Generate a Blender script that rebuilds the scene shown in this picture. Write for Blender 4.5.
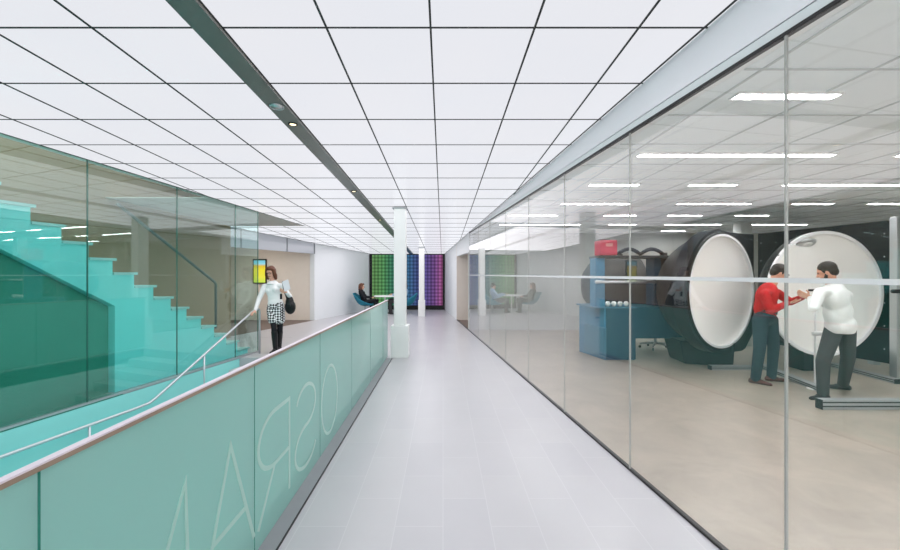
import bpy, bmesh, math, random
from mathutils import Vector, Matrix
random.seed(7)
for o in list(bpy.data.objects):
    bpy.data.objects.remove(o)
SC = bpy.context.scene
COL = SC.collection
PI = math.pi
F = 385.0; CX = 443.0; CY = 274.0; EYE = 1.6

# ---------------------------------------------------------------- camera, world, exposure
cd = bpy.data.cameras.new('camera'); cam = bpy.data.objects.new('camera', cd); COL.objects.link(cam)
cam.location = (0, 0, EYE); cam.rotation_euler = (PI/2, 0, 0)
cd.sensor_width = 36; cd.lens = F/900*36; cd.shift_x = (450-CX)/900; cd.shift_y = (CY-275)/900
cd.clip_start = 0.05
SC.camera = cam
w = bpy.data.worlds.new('world'); SC.world = w; w.use_nodes = True
w.node_tree.nodes['Background'].inputs[0].default_value = (.9, .95, 1, 1)
w.node_tree.nodes['Background'].inputs[1].default_value = 0.3
SC.view_settings.view_transform = 'Standard'; SC.view_settings.look = 'None'
SC.view_settings.exposure = 0.0; SC.view_settings.gamma = 1.0
SC.view_settings.use_curve_mapping = False
SC.cycles.max_bounces = 10; SC.cycles.transparent_max_bounces = 24
SC.cycles.diffuse_bounces = 5; SC.cycles.glossy_bounces = 5
L_CEIL = 0.86      # luminous corridor ceiling
A_CEIL = 95.0       # added fill under the luminous ceiling, each third of the corridor
A_HALL = 230.0      # added fill over the upper stairs
L_STRIP = 54.0      # linear lamps of the lab, seen and added

def area_light(name, loc, size, power, rot=(0, 0, 0), col=(1, 1, 1)):
    l = bpy.data.lights.new(name, 'AREA'); l.shape = 'RECTANGLE'; l.size, l.size_y = size; l.energy = power; l.color = col
    o = bpy.data.objects.new(name, l); COL.objects.link(o); o.location = loc; o.rotation_euler = rot
    return o
SLOPE = -math.atan(.03896)
for i_, (y_, x_, w_, e_) in enumerate(((0.2, -1.6, 5.8, .42), (6.0, -1.5, 4.6, .95), (12.2, -1.9, 3.6, 1.35))):   # unseen fill added to the luminous ceiling's own light
    area_light('ceiling_fill', (x_, y_, 3.184-.03896*y_-.04), (w_, 5.6), A_CEIL*e_*w_/5, (SLOPE, 0, 0), (1, .955, 1))
area_light('stair_hall_fill', (-6.2, 3.5, 4.5), (2.2, 8), A_HALL)  # unseen light added to brighten the stair hall

def P(px, py, Y):   # a point of the place at distance Y in the direction measured on the photograph
    return Vector(((px-CX)*Y/F, Y, EYE-(py-CY)*Y/F))

# ---------------------------------------------------------------- materials
def lin(c):
    r = []
    for v in c:
        v /= 255.0
        r.append(v/12.92 if v <= .04045 else ((v+.055)/1.055)**2.4)
    return tuple(r)+(1,)

def newmat(name):
    m = bpy.data.materials.new(name); m.use_nodes = True
    nt = m.node_tree; nt.nodes.clear()
    return m, nt, nt.nodes.new('ShaderNodeOutputMaterial')

def N(nt, t, **kw):
    n = nt.nodes.new(t)
    for k, v in kw.items(): setattr(n, k, v)
    return n

def math_n(nt, op, a, b=None):
    n = N(nt, 'ShaderNodeMath', operation=op)
    for i, v in enumerate((a, b)):
        if v is None: continue
        if isinstance(v, (int, float)): n.inputs[i].default_value = v
        else: nt.links.new(v, n.inputs[i])
    return n.outputs[0]

def pbr(name, c, rough=.6, metal=0.0, var=.06, scale=6, spec=.4, sheen=0):
    m, nt, out = newmat(name)
    b = N(nt, 'ShaderNodeBsdfPrincipled')
    b.inputs['Roughness'].default_value = rough; b.inputs['Metallic'].default_value = metal
    b.inputs['Specular IOR Level'].default_value = spec
    tc = N(nt, 'ShaderNodeTexCoord'); nz = N(nt, 'ShaderNodeTexNoise')
    nz.inputs['Scale'].default_value = scale; nz.inputs['Detail'].default_value = 4
    nt.links.new(tc.outputs['Object'], nz.inputs['Vector'])
    mx = N(nt, 'ShaderNodeMix', data_type='RGBA')
    c = lin(c)
    mx.inputs[6].default_value = tuple(min(1, v*(1-var)) for v in c[:3])+(1,)
    mx.inputs[7].default_value = tuple(min(1, v*(1+var)) for v in c[:3])+(1,)
    nt.links.new(nz.outputs['Fac'], mx.inputs[0])
    nt.links.new(mx.outputs[2], b.inputs['Base Color'])
    nt.links.new(b.outputs[0], out.inputs[0])
    return m

def schlick(nt, f0):
    g = N(nt, 'ShaderNodeNewGeometry')
    d = N(nt, 'ShaderNodeVectorMath', operation='DOT_PRODUCT')
    nt.links.new(g.outputs['Incoming'], d.inputs[0]); nt.links.new(g.outputs['Normal'], d.inputs[1])
    a = math_n(nt, 'ABSOLUTE', d.outputs['Value'])
    k = math_n(nt, 'POWER', math_n(nt, 'SUBTRACT', 1.0, a), 5.0)
    return math_n(nt, 'ADD', math_n(nt, 'MULTIPLY', k, 1-f0), f0)

def glass(name, tint, f0=.045, rough=0.0, body=0.0, bodycol=(200, 220, 215), trans=.5):
    """sheet glass: tinted transparency + Fresnel reflection, optionally a frosted body"""
    m, nt, out = newmat(name)
    t = N(nt, 'ShaderNodeBsdfTransparent'); t.inputs[0].default_value = tuple(tint)+(1,)
    base = t.outputs[0]
    if body > 0:
        d = N(nt, 'ShaderNodeBsdfDiffuse'); d.inputs[0].default_value = lin(bodycol)
        l = N(nt, 'ShaderNodeBsdfTranslucent'); l.inputs[0].default_value = lin(bodycol)
        mm = N(nt, 'ShaderNodeMixShader'); mm.inputs[0].default_value = trans
        nt.links.new(d.outputs[0], mm.inputs[1]); nt.links.new(l.outputs[0], mm.inputs[2])
        m2 = N(nt, 'ShaderNodeMixShader'); m2.inputs[0].default_value = body
        nt.links.new(base, m2.inputs[1]); nt.links.new(mm.outputs[0], m2.inputs[2])
        base = m2.outputs[0]
    gl = N(nt, 'ShaderNodeBsdfGlossy'); gl.inputs['Roughness'].default_value = rough
    gl.inputs['Color'].default_value = (1, 1, 1, 1)
    mx = N(nt, 'ShaderNodeMixShader')
    nt.links.new(schlick(nt, f0), mx.inputs[0])
    nt.links.new(base, mx.inputs[1]); nt.links.new(gl.outputs[0], mx.inputs[2])
    nt.links.new(mx.outputs[0], out.inputs[0])
    return m

def emit(name, c, s, var=.0, scale=1.0, gloss=False):
    m, nt, out = newmat(name)
    e = N(nt, 'ShaderNodeEmission'); e.inputs[1].default_value = s
    tc = N(nt, 'ShaderNodeTexCoord'); nz = N(nt, 'ShaderNodeTexNoise'); nz.inputs['Scale'].default_value = scale
    nt.links.new(tc.outputs['Object'], nz.inputs['Vector'])
    mx = N(nt, 'ShaderNodeMix', data_type='RGBA'); c = lin(c)
    mx.inputs[6].default_value = (c[0]*(1-var), c[1]*(1-var*.5), c[2], 1)
    mx.inputs[7].default_value = c
    nt.links.new(nz.outputs['Fac'], mx.inputs[0]); nt.links.new(mx.outputs[2], e.inputs[0])
    sh = e.outputs[0]
    if gloss:
        g = N(nt, 'ShaderNodeBsdfGlossy'); g.inputs['Roughness'].default_value = .22
        mxs = N(nt, 'ShaderNodeMixShader'); nt.links.new(math_n(nt, 'MULTIPLY', schlick(nt, .03), .5), mxs.inputs[0])
        blk = N(nt, 'ShaderNodeBsdfDiffuse'); blk.inputs[0].default_value = (0, 0, 0, 1)
        nt.links.new(blk.outputs[0], mxs.inputs[1]); nt.links.new(g.outputs[0], mxs.inputs[2])
        ad = N(nt, 'ShaderNodeAddShader'); nt.links.new(sh, ad.inputs[0]); nt.links.new(mxs.outputs[0], ad.inputs[1]); sh = ad.outputs[0]
    nt.links.new(sh, out.inputs[0])
    return m

def tile_mat(name, c1, c2, grout, bw, bh, rough, mortar=.004, spec=.5, rot=PI/2, offset=.5):
    m, nt, out = newmat(name)
    b = N(nt, 'ShaderNodeBsdfPrincipled'); b.inputs['Roughness'].default_value = rough
    b.inputs['Specular IOR Level'].default_value = spec
    tc = N(nt, 'ShaderNodeTexCoord'); mp = N(nt, 'ShaderNodeMapping'); mp.inputs['Rotation'].default_value = (0, 0, rot)
    br = N(nt, 'ShaderNodeTexBrick'); br.offset = offset
    br.inputs['Scale'].default_value = 1; br.inputs['Brick Width'].default_value = bw; br.inputs['Row Height'].default_value = bh
    br.inputs['Mortar Size'].default_value = mortar; br.inputs['Mortar Smooth'].default_value = .2
    br.inputs['Color1'].default_value = lin(c1); br.inputs['Color2'].default_value = lin(c2); br.inputs['Mortar'].default_value = lin(grout)
    nt.links.new(tc.outputs['Object'], mp.inputs[0]); nt.links.new(mp.outputs[0], br.inputs['Vector'])
    nz = N(nt, 'ShaderNodeTexNoise'); nz.inputs['Scale'].default_value = 2.5; nz.inputs['Detail'].default_value = 6
    nt.links.new(tc.outputs['Object'], nz.inputs['Vector'])
    mx = N(nt, 'ShaderNodeMix', data_type='RGBA', blend_type='MULTIPLY'); mx.inputs[0].default_value = 1
    rp = N(nt, 'ShaderNodeValToRGB'); rp.color_ramp.elements[0].color = (.93, .93, .93, 1); rp.color_ramp.elements[1].color = (1, 1, 1, 1)
    nt.links.new(nz.outputs['Fac'], rp.inputs[0])
    nt.links.new(br.outputs['Color'], mx.inputs[6]); nt.links.new(rp.outputs[0], mx.inputs[7])
    nt.links.new(mx.outputs[2], b.inputs['Base Color']); nt.links.new(b.outputs[0], out.inputs[0])
    return m

def concrete_mat(name, c, rough):
    m, nt, out = newmat(name)
    b = N(nt, 'ShaderNodeBsdfPrincipled'); b.inputs['Roughness'].default_value = rough
    tc = N(nt, 'ShaderNodeTexCoord')
    n1 = N(nt, 'ShaderNodeTexNoise'); n1.inputs['Scale'].default_value = 1.8; n1.inputs['Detail'].default_value = 12; n1.inputs['Roughness'].default_value = .72
    n1.inputs['Distortion'].default_value = .6
    nt.links.new(tc.outputs['Object'], n1.inputs['Vector'])
    rp = N(nt, 'ShaderNodeValToRGB'); c = lin(c)
    rp.color_ramp.elements[0].position = .3; rp.color_ramp.elements[1].position = .72
    rp.color_ramp.elements[0].color = tuple(v*.74 for v in c[:3])+(1,)
    rp.color_ramp.elements[1].color = tuple(min(1, v*1.1) for v in c[:3])+(1,)
    nt.links.new(n1.outputs['Fac'], rp.inputs[0]); nt.links.new(rp.outputs[0], b.inputs['Base Color'])
    nt.links.new(b.outputs[0], out.inputs[0])
    return m

def media_mat(name, x0, x1, strength):
    """lattice of small backlit cells, green at the left through blue and violet to pink"""
    m, nt, out = newmat(name)
    tc = N(nt, 'ShaderNodeTexCoord'); sp = N(nt, 'ShaderNodeSeparateXYZ'); nt.links.new(tc.outputs['Object'], sp.inputs[0])
    mr = N(nt, 'ShaderNodeMapRange'); mr.inputs[1].default_value = x0; mr.inputs[2].default_value = x1
    nt.links.new(sp.outputs[0], mr.inputs[0])
    rp = N(nt, 'ShaderNodeValToRGB'); cr = rp.color_ramp
    stops = [(0, (140, 196, 124)), (.15, (112, 184, 116)), (.30, (88, 168, 138)), (.42, (80, 150, 162)), (.52, (80, 132, 178)), (.66, (100, 110, 180)),
             (.80, (130, 108, 184)), (.90, (160, 108, 182)), (1, (204, 116, 176))]
    cr.elements[0].position = 0; cr.elements[0].color = lin(stops[0][1])
    cr.elements[1].position = 1; cr.elements[1].color = lin(stops[-1][1])
    for p, c in stops[1:-1]:
        e = cr.elements.new(p); e.color = lin(c)
    nt.links.new(mr.outputs[0], rp.inputs[0])
    def lines(sock, period, lo):
        f = math_n(nt, 'FRACT', math_n(nt, 'DIVIDE', sock, period))
        s = math_n(nt, 'SINE', math_n(nt, 'MULTIPLY', f, 2*PI))
        a = math_n(nt, 'MULTIPLY', s, .5); a = math_n(nt, 'ADD', a, .5)
        return math_n(nt, 'ADD', math_n(nt, 'MULTIPLY', a, 1-lo), lo)
    gx = lines(sp.outputs[0], .158, .5); gz = lines(sp.outputs[2], .158, .55)
    g2 = lines(sp.outputs[0], .63, .8)
    g = math_n(nt, 'MULTIPLY', math_n(nt, 'MULTIPLY', gx, gz), g2)
    e = N(nt, 'ShaderNodeEmission'); nt.links.new(rp.outputs[0], e.inputs[0])
    nt.links.new(math_n(nt, 'MULTIPLY', g, strength), e.inputs[1])
    nt.links.new(e.outputs[0], out.inputs[0])
    return m

def screen_mat(name, z0, z1):
    m, nt, out = newmat(name)
    tc = N(nt, 'ShaderNodeTexCoord'); sp = N(nt, 'ShaderNodeSeparateXYZ'); nt.links.new(tc.outputs['Object'], sp.inputs[0])
    mr = N(nt, 'ShaderNodeMapRange'); mr.inputs[1].default_value = z0; mr.inputs[2].default_value = z1
    nt.links.new(sp.outputs[2], mr.inputs[0])
    rp = N(nt, 'ShaderNodeValToRGB'); cr = rp.color_ramp
    cr.elements[0].color = lin((190, 225, 90)); cr.elements[1].color = lin((60, 90, 60))
    for p, c in [(.25, (235, 230, 80)), (.55, (240, 225, 60)), (.72, (230, 190, 70)), (.8, (150, 215, 230)), (.93, (120, 200, 220)), (.95, (60, 90, 60))]:
        e = cr.elements.new(p); e.color = lin(c)
    nt.links.new(mr.outputs[0], rp.inputs[0])
    e = N(nt, 'ShaderNodeEmission'); e.inputs[1].default_value = 1.0
    nt.links.new(rp.outputs[0], e.inputs[0]); nt.links.new(e.outputs[0], out.inputs[0])
    return m

def hounds_mat(name):
    m, nt, out = newmat(name)
    b = N(nt, 'ShaderNodeBsdfPrincipled'); b.inputs['Roughness'].default_value = .9
    tc = N(nt, 'ShaderNodeTexCoord'); mp = N(nt, 'ShaderNodeMapping'); mp.inputs['Rotation'].default_value = (0, PI/4, 0)
    ck = N(nt, 'ShaderNodeTexChecker'); ck.inputs['Scale'].default_value = 27
    ck.inputs[1].default_value = lin((238, 238, 238)); ck.inputs[2].default_value = lin((16, 16, 18))
    nt.links.new(tc.outputs['Object'], mp.inputs[0]); nt.links.new(mp.outputs[0], ck.inputs[0])
    nt.links.new(ck.outputs[0], b.inputs['Base Color']); nt.links.new(b.outputs[0], out.inputs[0])
    return m

M = {}
M['lum'] = emit('luminous_panel', (250, 250, 255), L_CEIL, .05, 1.2, gloss=True)
M['grid'] = pbr('dark_grid_bar', (52, 56, 56), .5)
M['beam'] = pbr('dark_grey_beam', (112, 112, 106), .28, 0, .04, spec=.6)
M['strip'] = emit('linear_lamp', (250, 251, 252), L_STRIP)
M['lampcase'] = pbr('lamp_case', (235, 235, 232), .4)
M['downlens'] = emit('downlight_lens', (255, 236, 190), 3)
M['floor'] = tile_mat('white_floor_tile', (190, 189, 192), (187, 186, 190), (198, 197, 200), .61, .305, .30, .003)
M['white'] = pbr('white_paint', (236, 239, 240), .55, var=.02)
M['bulk'] = pbr('bulkhead_paint', (252, 250, 255), .5, var=.01)
M['plaster'] = pbr('grey_plaster', (206, 203, 197), .7, var=.02)
M['beige'] = pbr('beige_wall_paint', (238, 228, 217), .6, var=.03)
M['warm'] = pbr('warm_wall_paint', (158, 138, 110), .6, var=.04)
M['carpet'] = pbr('brown_carpet', (122, 108, 100), .95, var=.15, scale=60)
M['concrete'] = concrete_mat('polished_concrete', (164, 154, 140), .28)
M['labceil'] = pbr('ceiling_tile', (236, 243, 246), .8, var=.03, scale=30)
M['labgrid'] = pbr('ceiling_tile_grid', (196, 202, 204), .6)
M['labwall'] = pbr('lab_wall_paint', (196, 198, 194), .6, var=.03)
M['glass'] = glass('clear_glass', (.985, .985, .985), .055)
M['gseam'] = pbr('glass_seam', (172, 172, 168), .3)
M['black'] = pbr('black_frame', (14, 15, 16), .4)
M['gleft'] = glass('green_glass', (.81, .93, .915), .085)
M['gleftseam'] = pbr('green_glass_edge', (48, 110, 96), .3)
M['grail'] = glass('frosted_teal_glass', (.52, .80, .72), .03, .06, .80, (176, 218, 212), .42)
M['graledge'] = glass('teal_glass_edge', (.35, .62, .56), .03, .05, .6, (84, 166, 148), .45)
M['etch'] = glass('etched_letter', (.85, .98, .95), .03, .3, .55, (225, 246, 240), .45)
M['wood'] = pbr('brown_wood_cap', (146, 126, 110), .45, var=.12, scale=20)
M['railtop'] = pbr('pale_rail_top', (226, 216, 226), .3, .2, var=.03)
M['alu'] = pbr('brushed_aluminium', (196, 200, 202), .32, .85, var=.05, scale=15)
M['aluframe'] = pbr('extrusion_aluminium', (176, 180, 182), .45, .6, var=.06, scale=15)
M['steel'] = pbr('satin_steel', (205, 208, 212), .3, .7)
M['kerb'] = pbr('grey_kerb', (140, 142, 146), .5, var=.06)
M['tealpaint'] = pbr('teal_paint', (150, 226, 222), .5, var=.03)
M['stair'] = pbr('pale_teal_stair', (150, 250, 248), .5, var=.01)
M['tread'] = pbr('stair_tread', (185, 230, 228), .5, var=.02)
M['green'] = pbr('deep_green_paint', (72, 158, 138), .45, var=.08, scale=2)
M['greytread'] = pbr('grey_step', (190, 200, 198), .5)
M['rail2'] = pbr('dark_handrail', (96, 110, 106), .4, .4)
M['column'] = pbr('column_paint', (236, 238, 236), .5, var=.02)
M['header'] = pbr('header_glass', (190, 194, 200), .12, 0, var=.02, spec=.7)
M['mull'] = pbr('grey_mullion', (140, 144, 148), .4)
M['shellblack'] = pbr('black_shell', (20, 24, 26), .5, 0, var=.1, spec=.25)
M['shellgrey'] = pbr('dark_grey_shell', (54, 62, 65), .5, 0, var=.08, spec=.3)
M['panelblack'] = pbr('black_panel', (15, 21, 29), .4, 0, var=.1, spec=.3)
M['lining'] = pbr('white_lining', (252, 250, 246), .9, var=.015, spec=.05)
M['rimwhite'] = pbr('white_rim', (242, 243, 244), .5, var=.02)
M['blue'] = pbr('blue_cabinet', (56, 120, 152), .42, 0, var=.06)
M['bluedark'] = pbr('deep_blue_cabinet', (10, 66, 90), .42, 0, var=.08)
M['bluelight'] = pbr('mid_blue_panel', (72, 118, 142), .42, 0, var=.05)
M['red'] = pbr('red_box', (196, 34, 62), .45, var=.05)
M['whiteplastic'] = pbr('white_plastic', (240, 240, 238), .4, var=.02)
M['dark'] = pbr('dark_plastic', (30, 32, 34), .5)
M['skin'] = pbr('skin', (214, 160, 134), .5, var=.05, scale=20)
M['skin2'] = pbr('skin_light', (226, 176, 152), .5, var=.05, scale=20)
M['hairdark'] = pbr('dark_hair', (40, 32, 28), .55, var=.3, scale=60)
M['hairbrown'] = pbr('brown_hair', (104, 62, 42), .5, var=.3, scale=60)
M['redshirt'] = pbr('red_knit', (188, 28, 34), .9, var=.1, scale=40)
M['whiteshirt'] = pbr('white_shirt', (240, 240, 238), .8, var=.03)
M['whiteknit'] = pbr('white_knit', (240, 241, 240), .9, var=.05, scale=40)
M['blueshirt'] = pbr('light_blue_shirt', (150, 178, 204), .8, var=.06)
M['blackcloth'] = pbr('black_cloth', (20, 22, 28), .8, var=.15, scale=30)
M['navytrouser'] = pbr('dark_teal_trousers', (32, 52, 62), .85, var=.12, scale=30)
M['greytrouser'] = pbr('charcoal_trousers', (58, 57, 58), .85, var=.12, scale=30)
M['brownshoe'] = pbr('brown_leather', (84, 40, 32), .4, var=.15)
M['blackleather'] = pbr('black_leather', (18, 18, 20), .35, var=.15)
M['hounds'] = hounds_mat('dogtooth_weave')
M['paper'] = pbr('paper', (225, 226, 230), .7, var=.03)
M['eye'] = pbr('eye', (30, 24, 22), .2)
M['lip'] = pbr('lip', (170, 84, 80), .5)
M['chairblue'] = pbr('petrol_blue_upholstery', (36, 122, 144), .8, var=.06, scale=30)
M['stripe'] = glass('frosted_band', (.7, .7, .7), .03, .2, .85, (250, 251, 252), .3)

# ---------------------------------------------------------------- mesh helpers
class MB:
    def __init__(s):
        s.v = []; s.f = []; s.mi = []; s.cur = 0
    def add(s, vs, fs):
        b = len(s.v); s.v += [Vector(p) for p in vs]
        for f in fs:
            s.f.append([i+b for i in f]); s.mi.append(s.cur)
        return s
    def hexa(s, p):          # p: bottom ring of four, top ring of four
        return s.add(p, [(3, 2, 1, 0), (4, 5, 6, 7), (0, 1, 5, 4), (1, 2, 6, 5), (2, 3, 7, 6), (3, 0, 4, 7)])
    def box(s, a, b):
        (x0, y0, z0), (x1, y1, z1) = a, b
        return s.hexa([(x0, y0, z0), (x1, y0, z0), (x1, y1, z0), (x0, y1, z0), (x0, y0, z1), (x1, y0, z1), (x1, y1, z1), (x0, y1, z1)])
    def prism(s, poly, z0, z1):
        """poly: xy ring; z0, z1 numbers or functions of (x, y)"""
        f0 = z0 if callable(z0) else (lambda x, y: z0)
        f1 = z1 if callable(z1) else (lambda x, y: z1)
        n = len(poly)
        vs = [(x, y, f0(x, y)) for x, y in poly]+[(x, y, f1(x, y)) for x, y in poly]
        fs = [tuple(range(n-1, -1, -1)), tuple(range(n, 2*n))]+[(i, (i+1) % n, n+(i+1) % n, n+i) for i in range(n)]
        return s.add(vs, fs)
    def extrude(s, pts, d):
        """closed planar 3-D ring extruded by vector d"""
        n = len(pts); d = Vector(d); pts = [Vector(p) for p in pts]
        vs = pts+[p+d for p in pts]
        fs = [tuple(range(n-1, -1, -1)), tuple(range(n, 2*n))]+[(i, (i+1) % n, n+(i+1) % n, n+i) for i in range(n)]
        return s.add(vs, fs)
    def tube(s, path, r, n=12, caps=True):
        path = [Vector(p) for p in path]; rs = r if isinstance(r, (list, tuple)) else [r]*len(path)
        rings = []; prev = None
        for i, p in enumerate(path):
            t = (path[min(i+1, len(path)-1)]-path[max(i-1, 0)]).normalized()
            if prev is None:
                u = t.orthogonal().normalized()
            else:
                u = (prev-t*prev.dot(t)).normalized()
            prev = u; v = t.cross(u)
            rings.append([p+(u*math.cos(2*PI*k/n)+v*math.sin(2*PI*k/n))*rs[i] for k in range(n)])
        vs = [q for g in rings for q in g]; fs = []
        for i in range(len(rings)-1):
            for k in range(n):
                fs.append((i*n+k, i*n+(k+1) % n, (i+1)*n+(k+1) % n, (i+1)*n+k))
        if caps:
            fs.append(tuple(range(n-1, -1, -1))); fs.append(tuple((len(rings)-1)*n+k for k in range(n)))
        return s.add(vs, fs)
    def lathe(s, prof, c, axis=(0, 0, 1), n=32, ref=None):
        """prof: list of (r, h) along axis from c"""
        a = Vector(axis).normalized(); u = (Vector(ref) if ref else a.orthogonal()).normalized(); v = a.cross(u); c = Vector(c)
        vs = []; fs = []
        for r, h in prof:
            for k in range(n):
                vs.append(c+a*h+(u*math.cos(2*PI*k/n)+v*math.sin(2*PI*k/n))*r)
        for i in range(len(prof)-1):
            for k in range(n):
                fs.append((i*n+k, i*n+(k+1) % n, (i+1)*n+(k+1) % n, (i+1)*n+k))
        return s.add(vs, fs)
    def capsule(s, a, b, ra, rb, n=14):
        a = Vector(a); b = Vector(b); d = (b-a); L = d.length; d = d/L if L > 1e-6 else Vector((0, 0, 1))
        prof = [(1e-4, -ra)]+[(ra*math.cos(t), ra*math.sin(t)) for t in (-1.2, -.8, -.4, 0)]
        prof += [(rb*math.cos(t), L+rb*math.sin(t)) for t in (0, .4, .8, 1.2)]+[(1e-4, L+rb)]
        s.lathe(prof, a, d, n)
        m = len(s.v); s.f.append(list(range(m-n, m))); s.mi.append(s.cur)
        b0 = m-n*len(prof); s.f.append(list(range(b0+n-1, b0-1, -1))); s.mi.append(s.cur)
        return s
    def ell(s, c, r, R=None, n=20, m=12):
        R = R or Matrix.Identity(3); c = Vector(c); vs = []; fs = []
        for i in range(m+1):
            t = PI*i/m-PI/2; t = max(-PI/2+.02, min(PI/2-.02, t))
            for k in range(n):
                p = 2*PI*k/n
                vs.append(c+R @ Vector((r[0]*math.cos(t)*math.cos(p), r[1]*math.cos(t)*math.sin(p), r[2]*math.sin(t))))
        for i in range(m):
            for k in range(n):
                fs.append((i*n+k, i*n+(k+1) % n, (i+1)*n+(k+1) % n, (i+1)*n+k))
        fs.append(tuple(range(n-1, -1, -1))); fs.append(tuple(m*n+k for k in range(n)))
        return s.add(vs, fs)
    def ribbon(s, pts, wd, f, th):
        """2-D polyline stroke of width wd; f maps (u, v, depth) to space"""
        n = len(pts); L = []; R = []
        for i, p in enumerate(pts):
            a = Vector(pts[max(i-1, 0)]); b = Vector(pts[min(i+1, n-1)])
            if 0 < i < n-1:
                d1 = (Vector(p)-a).normalized(); d2 = (b-Vector(p)).normalized()
                d = (d1+d2); d = d.normalized() if d.length > .05 else d1
                k = 1/max(.45, d.dot(d1))
            else:
                d = (b-a).normalized(); k = 1
            nn = Vector((-d.y, d.x))*wd/2*k
            L.append(Vector(p)+nn); R.append(Vector(p)-nn)
        for i in range(n-1):
            q = [L[i], R[i], R[i+1], L[i+1]]
            s.hexa([f(x.x, x.y, 0) for x in q]+[f(x.x, x.y, th) for x in q])
        return s
    def build(s, name, mats, parent=None, smooth=False, bevel=0, local=False):
        me = bpy.data.meshes.new(name)
        vs = s.v
        if parent is not None and not local:
            inv = (Matrix.Translation(parent.location) @ parent.rotation_euler.to_matrix().to_4x4()).inverted()
            vs = [inv @ p for p in vs]
            # children of a part share the root's frame
        me.from_pydata([tuple(p) for p in vs], [], s.f)
        if not isinstance(mats, (list, tuple)): mats = [mats]
        for m in mats: me.materials.append(m)
        me.polygons.foreach_set('material_index', s.mi)
        if smooth: me.polygons.foreach_set('use_smooth', [True]*len(s.f))
        me.update()
        bm = bmesh.new(); bm.from_mesh(me); bmesh.ops.recalc_face_normals(bm, faces=bm.faces); bm.to_mesh(me); bm.free()
        o = bpy.data.objects.new(name, me); COL.objects.link(o)
        if parent is not None: o.parent = parent
        if bevel:
            b = o.modifiers.new('bevel', 'BEVEL'); b.width = bevel; b.segments = 2; b.limit_method = 'ANGLE'
        return o

def tag(o, label=None, cat=None, group=None, kind=None):
    if label: o['label'] = label
    if cat: o['category'] = cat
    if group: o['group'] = group
    if kind: o['kind'] = kind
    return o
def struct(mb, name, mats, **k): return tag(mb.build(name, mats, **k), kind='structure')
def thing(name, label, cat, loc=(0, 0, 0), rz=0, group=None):
    e = bpy.data.objects.new(name, None); COL.objects.link(e); e.empty_display_size = .1
    e.location = loc; e.rotation_euler = (0, 0, rz)
    return tag(e, label, cat, group)
def sub(mb, name, mats, part, root, **k):
    """a sub-part: mesh given in world coordinates, under a part whose own frame is its root's"""
    o = mb.build(name, mats, root, **k); o.parent = part; return o
def copy_tree(o, parent=None):
    c = o.copy(); COL.objects.link(c)
    if parent is not None: c.parent = parent
    for ch in list(o.children): copy_tree(ch, c)
    return c

# ---------------------------------------------------------------- the plan
def zc(x, y): return 3.184-.03896*y                 # luminous ceiling, falling towards the far end
def gx(y): return 1.837-.1013*y                     # glass wall of the lab
def lx(y, d=5.187): return -d+.1766*y               # glass wall of the stair
def wx(y): return -4.43+.2911*(y-13.35)             # far left wall
GT = 2.753                                          # head of the lab glazing
YN, YF, YS = -3.0, 17.3, 9.68
def pt(line, y, off=0): return (line(y)+off, y)

# floors
mb = MB()
mb.prism([(-1.19, YN), (gx(YN), YN), (gx(YF)+.02, YF), (-1.19, YF)], -.25, 0)
mb.prism([(lx(7.35), 7.35), (-1.19, 7.35), (-1.19, YF), (wx(YF), YF), (wx(YS), YS), (lx(YS)-.3, YS), (lx(7.35)-.0, 7.36)], -.25, 0)
struct(mb, 'floor', M['floor'])
mb = MB(); mb.prism([(gx(YN), YN), (9.6, YN), (9.6, 11.15), (gx(11.0), 11.15), (gx(11.0), 11)], -.25, 0)
struct(mb, 'floor_lab', M['concrete'])
mb = MB(); mb.prism([(gx(11.15), 11.15), (3.2, 11.15), (3.2, 13.5), (gx(13.4), 13.5)], -.25, .001)
struct(mb, 'floor_vestibule', M['carpet'])
mb = MB(); mb.prism([(wx(YS), YS), (wx(13.35), 13.35), (-9, 13.35), (-9, YS)], -.25, .001)
struct(mb, 'floor_recess', M['carpet'])
mb = MB(); mb.prism([(lx(5.15), 5.15), (lx(YS), YS), (-7.6, YS), (-8.6, 5.15)], -.25, -.002)
struct(mb, 'floor_stair_hall', M['floor'])
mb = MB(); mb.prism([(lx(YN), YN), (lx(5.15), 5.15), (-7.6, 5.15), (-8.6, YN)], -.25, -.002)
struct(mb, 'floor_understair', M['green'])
mb = MB(); mb.prism([(lx(YN)-.1, YN), (-1.1, YN), (-1.1, 5.6), (lx(5.6)-.1, 5.6)], -1.4, -1.15)
struct(mb, 'floor_lower_landing', M['tealpaint'])
# kerb along the glass railing
mb = MB(); mb.prism([(-1.19, YN), (-.963, YN), (-.963, 7.27), (-1.19, 7.27)], 0.0, .012)
struct(mb, 'trim_1', M['kerb'])
mb = MB(); mb.prism([(-.963, YN), (-.958, YN), (-.958, 7.27), (-.963, 7.27)], 0.0, .014)
struct(mb, 'trim_2', M['black'])
# stairwell walls below floor level
mb = MB(); mb.prism([pt(lx, YN, .012), pt(lx, YN, -.1), pt(lx, 7.34, -.1), pt(lx, 7.34, .012)], -1.2, -.012)
struct(mb, 'wall_stairwell', M['tealpaint'])
mb = MB(); mb.prism([(-1.19, YN), (-1.12, YN), (-1.12, 7.5), (-1.19, 7.5)], -1.2, -.01)
struct(mb, 'wall_stairwell_right', M['white'])

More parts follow.
